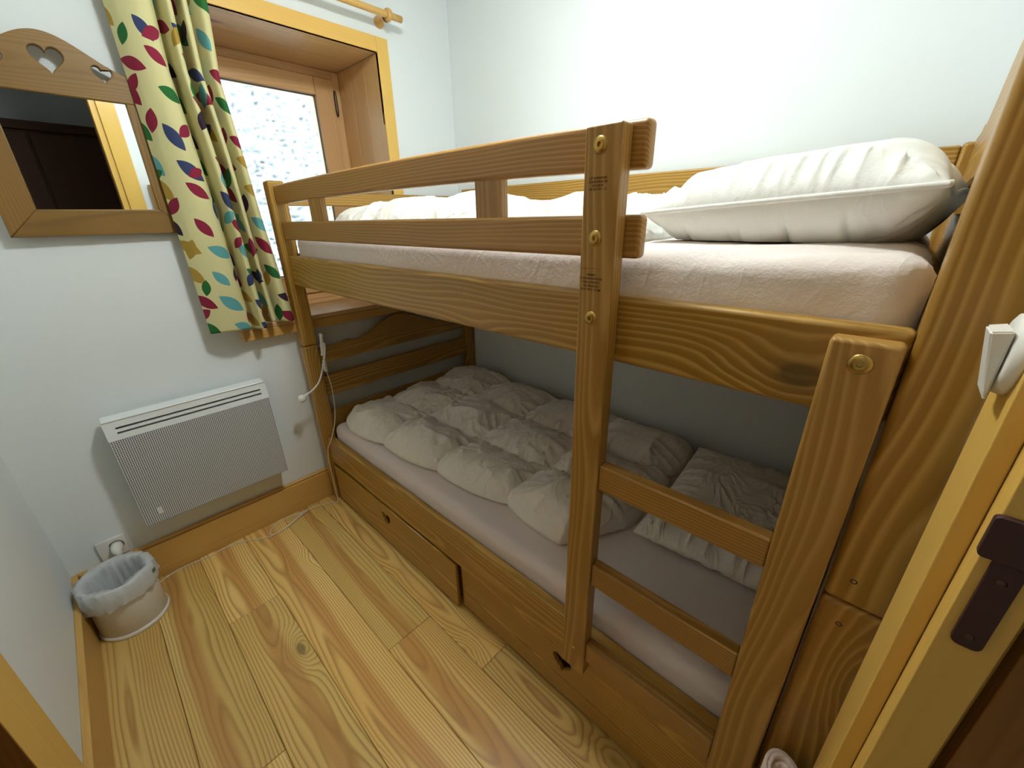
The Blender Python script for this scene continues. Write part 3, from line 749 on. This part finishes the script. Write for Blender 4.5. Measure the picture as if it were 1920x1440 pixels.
# ------------------------------------------------------------------ pillows
def pillow(name, loc, rot, sx, sy, T, mat, label, seed, n=150, piping=False, zmin=0.0, wr=.022):
    g = np.linspace(-1, 1, n); g = np.sign(g) * (1 - (1 - np.abs(g)) ** 1.35)
    A, B = np.meshgrid(g, g, indexing='ij')
    f = (np.clip(1 - np.abs(A) ** 2.6, 0, 1) ** .50) * (np.clip(1 - np.abs(B) ** 2.6, 0, 1) ** .50)
    # sides draw in between the corners
    X = A * sx / 2 * (1 - .05 * (1 - B ** 2) * np.abs(A)); Y = B * sy / 2 * (1 - .05 * (1 - A ** 2) * np.abs(B))
    ed = np.minimum((1 - np.abs(A)) * sx / 2, (1 - np.abs(B)) * sy / 2)
    along = np.where((1 - np.abs(A)) * sx < (1 - np.abs(B)) * sy, Y, X)
    def side(sgn, sd):
        gath = ridge(along * 42, ed * 3 + 5 * sgn, seed + sd) ** 3 - .3
        w = wr * gath * np.exp(-((ed - .035) / .045) ** 2) + wr * .35 * (ridge(X * 6 + Y * 3, Y * 5 - X * 2, seed + sd + 2) ** 3 - .3) + wr * .5 * fbm(X * 6, Y * 6, seed + sd + 4)
        return f ** .7 * w
    up = T * .43 * f + side(1, 1); dn = -T * .60 * f + .8 * side(-1, 7)
    seamz = .004 * np.sin(X * 18 + seed) + .0
    rim = (np.abs(A) >= .9999) | (np.abs(B) >= .9999)
    up = up + seamz; dn = np.minimum(dn + seamz * f, up - .0005)
    vt, ft = grid_mesh(name, X, Y, up); vb, _ = grid_mesh(name, X, Y, dn)
    nn = X.size; idx = np.arange(nn).reshape(n, n)
    loop = np.concatenate([idx[0, :-1], idx[:-1, -1], idx[-1, :0:-1], idx[:0:-1, 0]])
    sd = np.stack([loop, np.roll(loop, -1), np.roll(loop, -1) + nn, loop + nn], -1)
    me = bpy.data.meshes.new(name); me.from_pydata(np.concatenate([vt, vb]).tolist(), [], np.concatenate([ft, ft[:, ::-1] + nn, sd]).tolist())
    bm = bmesh.new(); bm.from_mesh(me); bmesh.ops.recalc_face_normals(bm, faces=bm.faces); bm.to_mesh(me); bm.free()
    M = Matrix.Translation(loc) @ Euler(rot).to_matrix().to_4x4()
    Mi = M.inverted()
    for v_ in me.vertices:
        wv_ = M @ v_.co
        if wv_.z < zmin: v_.co = Mi @ Vector((wv_.x, wv_.y, zmin))
    o = link(name, me, mat, None, M, smooth=True, label=label, cat='pillow')
    if piping:
        ring = [M @ Vector(vt[i]) for i in loop[::3]]
        tube('piping', ring + ring[:2], .0042, mat, o, seg=8, cap=False)
    return o
pillow('pillow', (.44, -1.782, 1.2985 + .067), (math.radians(-3.5), 0, math.radians(-5)), .60, .42, .20, M_PILLOW, 'plump white piped pillow at the head of the upper bunk', 5, piping=True, zmin=1.302)
pillow('pillow', (.60, -1.745, .4265 + .45 * .125), (0, 0, math.radians(3)), .62, .41, .125, M_PILLOW2, 'flat cream pillow at the head of the lower bunk', 12, zmin=.429)

# ------------------------------------------------------------------ mirror
MT = Matrix.Translation((-.5075, -.012, 1.32)) @ Matrix.Rotation(math.radians(1.1), 4, 'Z') @ Matrix.Rotation(math.radians(1.5), 4, 'X')
mir = empty('wall_mirror', (-.5075, -.012, 1.32), label='wall mirror in pine frame with three heart cut-outs in arched crest', cat='mirror')
def MM(x=0, z=0, y=0): return MT @ Matrix.Translation((x, y, z)) @ MXZ(0)
fwid, bw = .075, .076; hw2 = .2175; gh0, gh1 = .076, .380
# frame bars with mitred lower corners (local x right, z up from bottom edge), thickness .024
T0 = .024
extrude_poly('frame_bottom', [[(-hw2, 0), (hw2, 0), (hw2 - fwid, bw), (-hw2 + fwid, bw)]], T0, MM(y=-.012), W_MIR, mir, r=.003)
for s in (-1, 1):
    L = .455; c = s * (hw2 - fwid / 2); a, b2 = s * hw2 - c, s * (hw2 - fwid) - c
    pts = [(a, 0), (a, L), (b2, gh1 + .0), (b2, bw)]
    pts = [(a, 0.0), (a, gh1), (b2, gh1), (b2, bw)]
    Mv = MT @ Matrix.Translation((c, -.012, .2)) @ Matrix(((0, -1, 0, 0), (0, 0, -1, 0), (1, 0, 0, 0), (0, 0, 0, 1)))
    extrude_poly('frame_stile', [[(p[1] - .2, -p[0]) for p in pts]], T0, Mv, W_MIR, mir, r=.003)
crest = [(-hw2, gh1), (hw2, gh1)]
top = []
for k in range(49):
    s = -1 + 2 * k / 48
    d = abs(s); h = .452 + .078 * (0.5 + .5 * math.cos(math.pi * min(1, d / .84))) if d < .84 else .452
    top.append((hw2 * s, h))
crest = crest + top[::-1]
holes = [heart(0, .462, .070, .066), heart(.110, .447, .046, .044), heart(-.110, .447, .046, .044)]
zc = .45
extrude_poly('frame_crest', [[(p[0], p[1] - zc) for p in crest]] + [[(p[0], p[1] - zc) for p in h] for h in holes], T0, MM(z=zc, y=-.012), W_MIR, mir, r=.002)
boxes('mirror_glass', [((-hw2 + fwid - .006, -.014, gh0 - .006), (hw2 - fwid + .006, -.010, gh1 + .006))], M_MIRROR, None); g = COL.objects[-1]
g.matrix_basis = MT; setparent(g, mir)

# ------------------------------------------------------------------ curtain rod and curtain
rod = empty('curtain_rod', (.2, -.08, 2.155), label='turned wooden curtain rod on brackets above the window', cat='curtain rod')
tube('rod', [(-.45 + .08 * k, -.08, 2.155) for k in range(15)] , .0125, W_ROD, rod, seg=20)
def finial(x):
    lathe('bracket', [(0, 0), (.022, 0), (.022, .008), (.011, .014), (.010, .055), (.016, .062)], W_ROD, rod, Matrix.Translation((x, 0, 2.150)) @ Matrix.Rotation(math.pi / 2, 4, 'X'), seg=24)
    lathe('bracket_ring', [(.0128, -.010), (.021, -.009), (.024, 0), (.021, .009), (.0128, .010)], W_ROD, rod, Matrix.Translation((x, -.08, 2.155)) @ Matrix.Rotation(math.pi / 2, 4, 'Y'), seg=24)
finial(.605); finial(-.40)

def curtain():
    path = [(0, -.052), (.035, -.080), (.085, -.098), (.130, -.094), (.152, -.070), (.146, -.052), (.158, -.046), (.172, -.082), (.186, -.108), (.204, -.098), (.206, -.066), (.200, -.045),
            (.214, -.040), (.226, -.072), (.236, -.104), (.254, -.094), (.254, -.060), (.250, -.042), (.264, -.040), (.280, -.066), (.300, -.088), (.322, -.082), (.335, -.056)]
    P = np.array(catmull(path, 12)); P[:, 0] /= .335
    seg = np.hypot(np.diff(P[:, 0] * .30), np.diff(P[:, 1])); S = np.concatenate([[0], np.cumsum(seg)])
    N = 300; s = np.linspace(0, S[-1], N)
    px = np.interp(s, S, P[:, 0]); py = np.interp(s, S, P[:, 1])
    NZ = 150; zt, zb = 2.165, .957
    v = np.linspace(0, 1, NZ)
    z = zt + (zb - zt) * v
    wdt = np.interp(z[::-1], [.95, 1.25, 1.56, 1.80, 2.02, 2.17], [.308, .292, .272, .250, .268, .275])[::-1]
    x0 = np.interp(z[::-1], [.95, 1.3, 1.8, 2.2], [-.334, -.338, -.343, -.346])[::-1]
    X = x0[:, None] + wdt[:, None] * px[None, :]
    amp = np.interp(z[::-1], [.95, 1.4, 2.0, 2.2], [1.05, 1.3, 1.35, .9])[::-1]
    mean = -.080
    Y = mean + (py[None, :] + .072) * amp[:, None]
    ph = s[None, :] * 22
    Y = Y + .006 * np.sin(ph + v[:, None] * 5) * (v[:, None]) + .004 * fbm(s[None, :] * 12 + 0 * v[:, None], v[:, None] * 3 + 0 * s[None, :], 5)
    X = X + .006 * np.sin(v[:, None] * 6 + px[None, :] * 7) * px[None, :]
    Z = np.repeat(z[:, None], N, 1)
    Z = Z + v[:, None] ** 4 * (.008 * np.sin(s[None, :] * 16 + 1) - .018 * (px[None, :] - .5) * -1)
    Y = np.minimum(Y, -.036)
    hd = np.clip((Z - 2.075) / .05, 0, 1); hd = hd * hd * (3 - 2 * hd)      # gathered heading hangs on the front of the rod
    Y = Y * (1 - hd) + (-.0955 + .05 * (Y + .08)) * hd
    verts = np.stack([X, Y, Z], -1).reshape(-1, 3); idx = np.arange(verts.shape[0]).reshape(NZ, N)
    f = np.stack([idx[:-1, :-1], idx[1:, :-1], idx[1:, 1:], idx[:-1, 1:]], -1).reshape(-1, 4)
    me = bpy.data.meshes.new('curtain'); me.from_pydata((verts - np.array([-.19, -.07, .957])).tolist(), [], f.tolist())
    uvl = me.uv_layers.new(name='UVMap')
    UVs = np.stack([np.repeat(s[None, :], NZ, 0), Z], -1).reshape(-1, 2)
    li = np.zeros(len(me.loops), int); me.loops.foreach_get('vertex_index', li)
    uvl.data.foreach_set('uv', UVs[li].ravel())
    o = link('curtain', me, M_CURT, None, Matrix.Translation((-.19, -.07, .957)), smooth=True, label='cream curtain printed with red, blue, green and mustard leaves', cat='curtain')
    sd = o.modifiers.new('s', 'SOLIDIFY'); sd.thickness = .0012
curtain()

# ------------------------------------------------------------------ electric heater
he = empty('wall_heater', (-.459, 0, .286), label='white wall-mounted electric heater with perforated front', cat='heater')
HX0, HX1, HZ0, HZ1 = -.7145, -.2045, .286, .7275
def hprof(name, pts, x0, x1, mat, parent, **kw):
    """extrude a (y,z) profile between x0 and x1"""
    n = len(pts); cx = (x0 + x1) / 2
    vs_ = [(x0 - cx, p[0], p[1]) for p in pts] + [(x1 - cx, p[0], p[1]) for p in pts]
    fs = [(i, (i + 1) % n, n + (i + 1) % n, n + i) for i in range(n)] + [tuple(range(n))[::-1], tuple(range(n, 2 * n))]
    me = bpy.data.meshes.new(name); me.from_pydata(vs_, [], fs)
    bm = bmesh.new(); bm.from_mesh(me); bmesh.ops.recalc_face_normals(bm, faces=bm.faces); bm.to_mesh(me); bm.free()
    return link(name, me, mat, parent, Matrix.Translation((cx, 0, 0)), **kw)
hprof('body', [(-.028, HZ0 + .004), (-.090, HZ0 + .004), (-.094, HZ0 + .01), (-.094, HZ1 - .085), (-.045, HZ1 - .085), (-.045, HZ1 - .006), (-.028, HZ1 - .006)], HX0 + .004, HX1 - .004, M_HEAT, he)
for hx in (-.60, -.32): boxes('wall_bracket', [((hx - .02, -.028, .36), (hx + .02, -.0005, .64))], M_HEAT, he)
board('front_panel', he, 'x', (HX0 + .002, -.0995, HZ0), (HX1 - .002, -.0945, HZ1 - .072), M_PERF, r=.003, seg=2)
# sloping top grille with two slots
def slopebox(name, a, b2, x0, x1, mat, th=.004):
    # a,b: (y,z) along the slope
    dy, dz = b2[0] - a[0], b2[1] - a[1]; L = math.hypot(dy, dz); ny, nz = -dz / L, dy / L
    if ny > 0: ny, nz = -ny, -nz
    return hprof(name, [a, b2, (b2[0] + ny * th, b2[1] + nz * th), (a[0] + ny * th, a[1] + nz * th)], x0, x1, mat, he)
A0 = (-.0950, HZ1 - .072); A1 = (-.0800, HZ1 - .008)
lerp = lambda t: (A0[0] + (A1[0] - A0[0]) * t, A0[1] + (A1[1] - A0[1]) * t)
for (t0, t1) in ((0, .30), (.40, .56), (.66, 1.0)):
    slopebox('grille_bar', lerp(t0), lerp(t1), HX0 + .030, HX1 - .024, M_HEAT)
for cx0 in (HX0 + .0005, HX1 - .0045):
    hprof('side_cheek', [(-.046, HZ1 - .086), (-.0945, HZ1 - .086), (-.0945, HZ1 - .072), (-.0800, HZ1 - .008), (-.046, HZ1 - .008)], cx0, cx0 + .004, M_HEAT, he)
slopebox('grille_end', lerp(0), lerp(1), HX0, HX0 + .030, M_HEAT)
slopebox('grille_end', lerp(0), lerp(1), HX1 - .024, HX1, M_HEAT)
board('top_cap', he, 'x', (HX0, -.086, HZ1 - .009), (HX1, -.028, HZ1), M_HEAT, r=.004)
boxes('rating_plate', [((-.668, -.1002, .322), (-.654, -.0996, .350))], M_HEAT, he)

# ------------------------------------------------------------------ socket, bin
so = empty('wall_socket', (-.826, 0, .21), label='white wall socket plate above the baseboard behind the bin', cat='socket')
sq = [(-.040, -.040), (.040, -.040), (.040, .040), (-.040, .040)]
hole = [(.011 + .0215 * math.cos(2 * math.pi * k / 40), .004 + .0215 * math.sin(2 * math.pi * k / 40)) for k in range(40)]
extrude_poly('plate', [sq, hole], .011, Matrix.Translation((-.826, -.0065, .210)) @ MXZ(0), M_PLASTIC, so, r=.0015)
boxes('socket_well', [((-.840, -.0022, .190), (-.790, -.0002, .238))], M_PLASTIC, so)

BC = Vector((-.836, -.182, 0))
bn = empty('waste_bin', BC, label='small round beige plastic waste bin in the corner', cat='bin')
lathe('body', [(0, .006), (.092, .006), (.096, .012), (.0945, .10), (.093, .212), (.090, .212), (.0915, .10), (.092, .016), (0, .012)], M_BIN, bn, Matrix.Translation(BC), seg=64)
lathe('base_ring', [(0.09, .0), (.1000, .0), (.1015, .004), (.1005, .012), (.0965, .015)], M_PLASTIC, bn, Matrix.Translation(BC), seg=64)
def bagfn(i, th, r, z):
    k = i
    d = .0055 * math.sin(5 * th + 1.3 * i) + .0040 * math.sin(11 * th + 2.3 * i) + .0022 * math.sin(27 * th + i * 1.7)
    if i <= 6:   # inside
        return r - .002 - abs(d) * 1.6 + .010 * (i < 4) * math.sin(3 * th + i), z + .004 * math.sin(5 * th + i)
    return r + abs(d) * .9, z + (-.020 * max(0.0, math.cos(th - math.radians(205))) + .004 * math.sin(3 * th + .6) + .003 * math.sin(7 * th) if i >= 9 else 0.002 * math.sin(6 * th))
liner = lathe('bin_liner', [(.001, .05), (.04, .055), (.068, .075), (.076, .11), (.082, .15), (.086, .19), (.0875, .211), (.094, .2170), (.101, .211), (.103, .186), (.1055, .166), (.1045, .152)], M_BAG, None, Matrix.Translation(BC), seg=120, fn=bagfn,
      label='translucent white bin liner folded over the waste bin rim', cat='bin liner')
# green printed mark on the liner
def bagpt(th, z): return BC + Vector((.1105 * math.cos(th), .1105 * math.sin(th), z))
tv = []
for z in (.182, .190, .198):
    for k in range(4): tv.append(bagpt(math.radians(-33 + k * 3.2), z))
me = bpy.data.meshes.new('printed_mark'); me.from_pydata(tv, [], [(r * 4 + k, r * 4 + k + 1, r * 4 + k + 5, r * 4 + k + 4) for r in range(2) for k in range(3)])
link('printed_mark', me, M_GREEN, liner)

# ------------------------------------------------------------------ reading lamp with cord
rl = empty('reading_lamp', (.06, -.09, .866), label='white flexible reading lamp hung on the foot post with a long cord', cat='lamp')
tube('mount_clip', catmull([(.066, -.075, .872), (.062, -.092, .868), (.058, -.096, .84), (.057, -.096, .80), (.052, -.096, .775)], 6), [.007] * 4 + [.008] * 6 + [.0075] * 4 + [.011] * 6 + [.0105] * 4 + [.007], M_PLASTIC, rl, seg=14)
tube('gooseneck', catmull([(.060, -.098, .838), (.062, -.112, .828), (.052, -.125, .80), (.040, -.128, .765), (.016, -.125, .70), (-.004, -.125, .665), (-.035, -.125, .640), (-.062, -.125, .628)], 8), .0040, M_PLASTIC, rl, seg=12)
lathe('lamp_head', [(.0, -.002), (.006, -.002), (.0075, .006), (.007, .012), (.011, .017), (.0165, .024), (.018, .032), (.015, .041), (.008, .047), (0, .049)], M_PLASTIC, rl,
      Matrix.Translation((-.060, -.125, .629)) @ Vector((-1, -.15, -.42)).to_track_quat('Z', 'Y').to_matrix().to_4x4(), seg=28)
board('inline_switch', rl, 'z', (.043, -.105, .700), (.058, -.092, .755), M_PLASTIC, r=.004, seg=3)
fc = [(.050, -.098, .756), (.050, -.098, .77)]
tube('cord_link', fc, .0022, M_CABLE, rl, seg=8)
cpts = [(.051, -.0985, .702), (.056, -.10, .66), (.058, -.105, .60), (.052, -.110, .52), (.034, -.115, .44), (.006, -.115, .37), (-.020, -.112, .32), (-.028, -.108, .26), (-.026, -.105, .20), (-.024, -.100, .13), (-.024, -.104, .05), (-.028, -.108, .004),
        (-.060, -.085, .0028), (-.12, -.062, .0028), (-.20, -.050, .0028), (-.27, -.038, .0028), (-.335, -.070, .0028), (-.34, -.112, .0028), (-.28, -.110, .0045), (-.20, -.078, .0072), (-.16, -.062, .0072), (-.19, -.064, .0072), (-.27, -.105, .0058),
        (-.36, -.112, .0030), (-.44, -.060, .0028), (-.50, -.040, .0028), (-.58, -.046, .0028), (-.66, -.034, .0028), (-.725, -.045, .0028), (-.765, -.060, .004), (-.80, -.062, .05), (-.815, -.060, .12), (-.815, -.058, .19)]
tube('power_cord', catmull(cpts, 7), .0023, M_CABLE, rl, seg=8)
tube('plug', [(-.815, -.0030, .214), (-.815, -.030, .214), (-.815, -.050, .214), (-.815, -.058, .205), (-.815, -.060, .190)], [.0185, .0185, .017, .012, .006], M_PLASTIC, rl, seg=16)

# ------------------------------------------------------------------ light switch on the door casing
sw_ = empty('light_switch', (-.11, CY, 1.235), label='white plastic rocker switch on the door casing beside the bed', cat='switch')
lathe('base_plate', [(0, .010), (.030, .010), (.0345, .008), (.036, .003), (.036, 0), (0, 0)], M_PLASTIC, sw_, Matrix.Translation((-.1015, CY + .0002, 1.2310)) @ Matrix.Rotation(-math.pi / 2, 4, 'X'), seg=48)
bm = bmesh.new(); q = [(-.128, -2.0285, 1.193), (-.090, -2.0285, 1.193), (-.090, -2.0285, 1.255), (-.128, -2.0285, 1.255), (-.126, -2.0255, 1.196), (-.092, -2.0255, 1.196), (-.092, -2.0150, 1.252), (-.126, -2.0150, 1.252)]
vs2 = [bm.verts.new(p) for p in q]
for f in ((3, 2, 1, 0), (4, 5, 6, 7), (0, 1, 5, 4), (1, 2, 6, 5), (2, 3, 7, 6), (3, 0, 4, 7)): bm.faces.new([vs2[i] for i in f])
bmesh.ops.recalc_face_normals(bm, faces=bm.faces); bmesh.ops.bevel(bm, geom=list(bm.edges), offset=.0015, segments=2, affect='EDGES')
link('rocker', bm_mesh('rocker', bm), M_PLASTIC, sw_)

# ------------------------------------------------------------------ rolled towel standing by the bed post
def roll():
    N = 170; turns = 3.2; zN = 14
    verts = []
    c = Vector((-.072, -2.010, 0)); H = .500
    for j in range(zN + 1):
        for i in range(N + 1):
            a = 2 * math.pi * turns * i / N
            r = .010 + .024 * i / N
            r *= 1 + .05 * math.sin(3 * a + j * .5)
            z = H * j / zN
            if j == zN: z += .006 * math.sin(a * .7) - .012 * (1 - i / N)
            verts.append((c.x + r * math.cos(a + 2.2) * 1.0, c.y + r * math.sin(a + 2.2) * .85, z))
    f = [(j * (N + 1) + i, j * (N + 1) + i + 1, (j + 1) * (N + 1) + i + 1, (j + 1) * (N + 1) + i) for j in range(zN) for i in range(N)]
    me = bpy.data.meshes.new('rolled_towel'); me.from_pydata([tuple(Vector(v) - c) for v in verts], [], f)
    o = link('rolled_towel', me, M_TOWEL, None, Matrix.Translation(c), smooth=True, label='rolled pale pink towel standing on end between bed post and door casing', cat='towel')
    s = o.modifiers.new('s', 'SOLIDIFY'); s.thickness = .0055; s.offset = 0
roll()
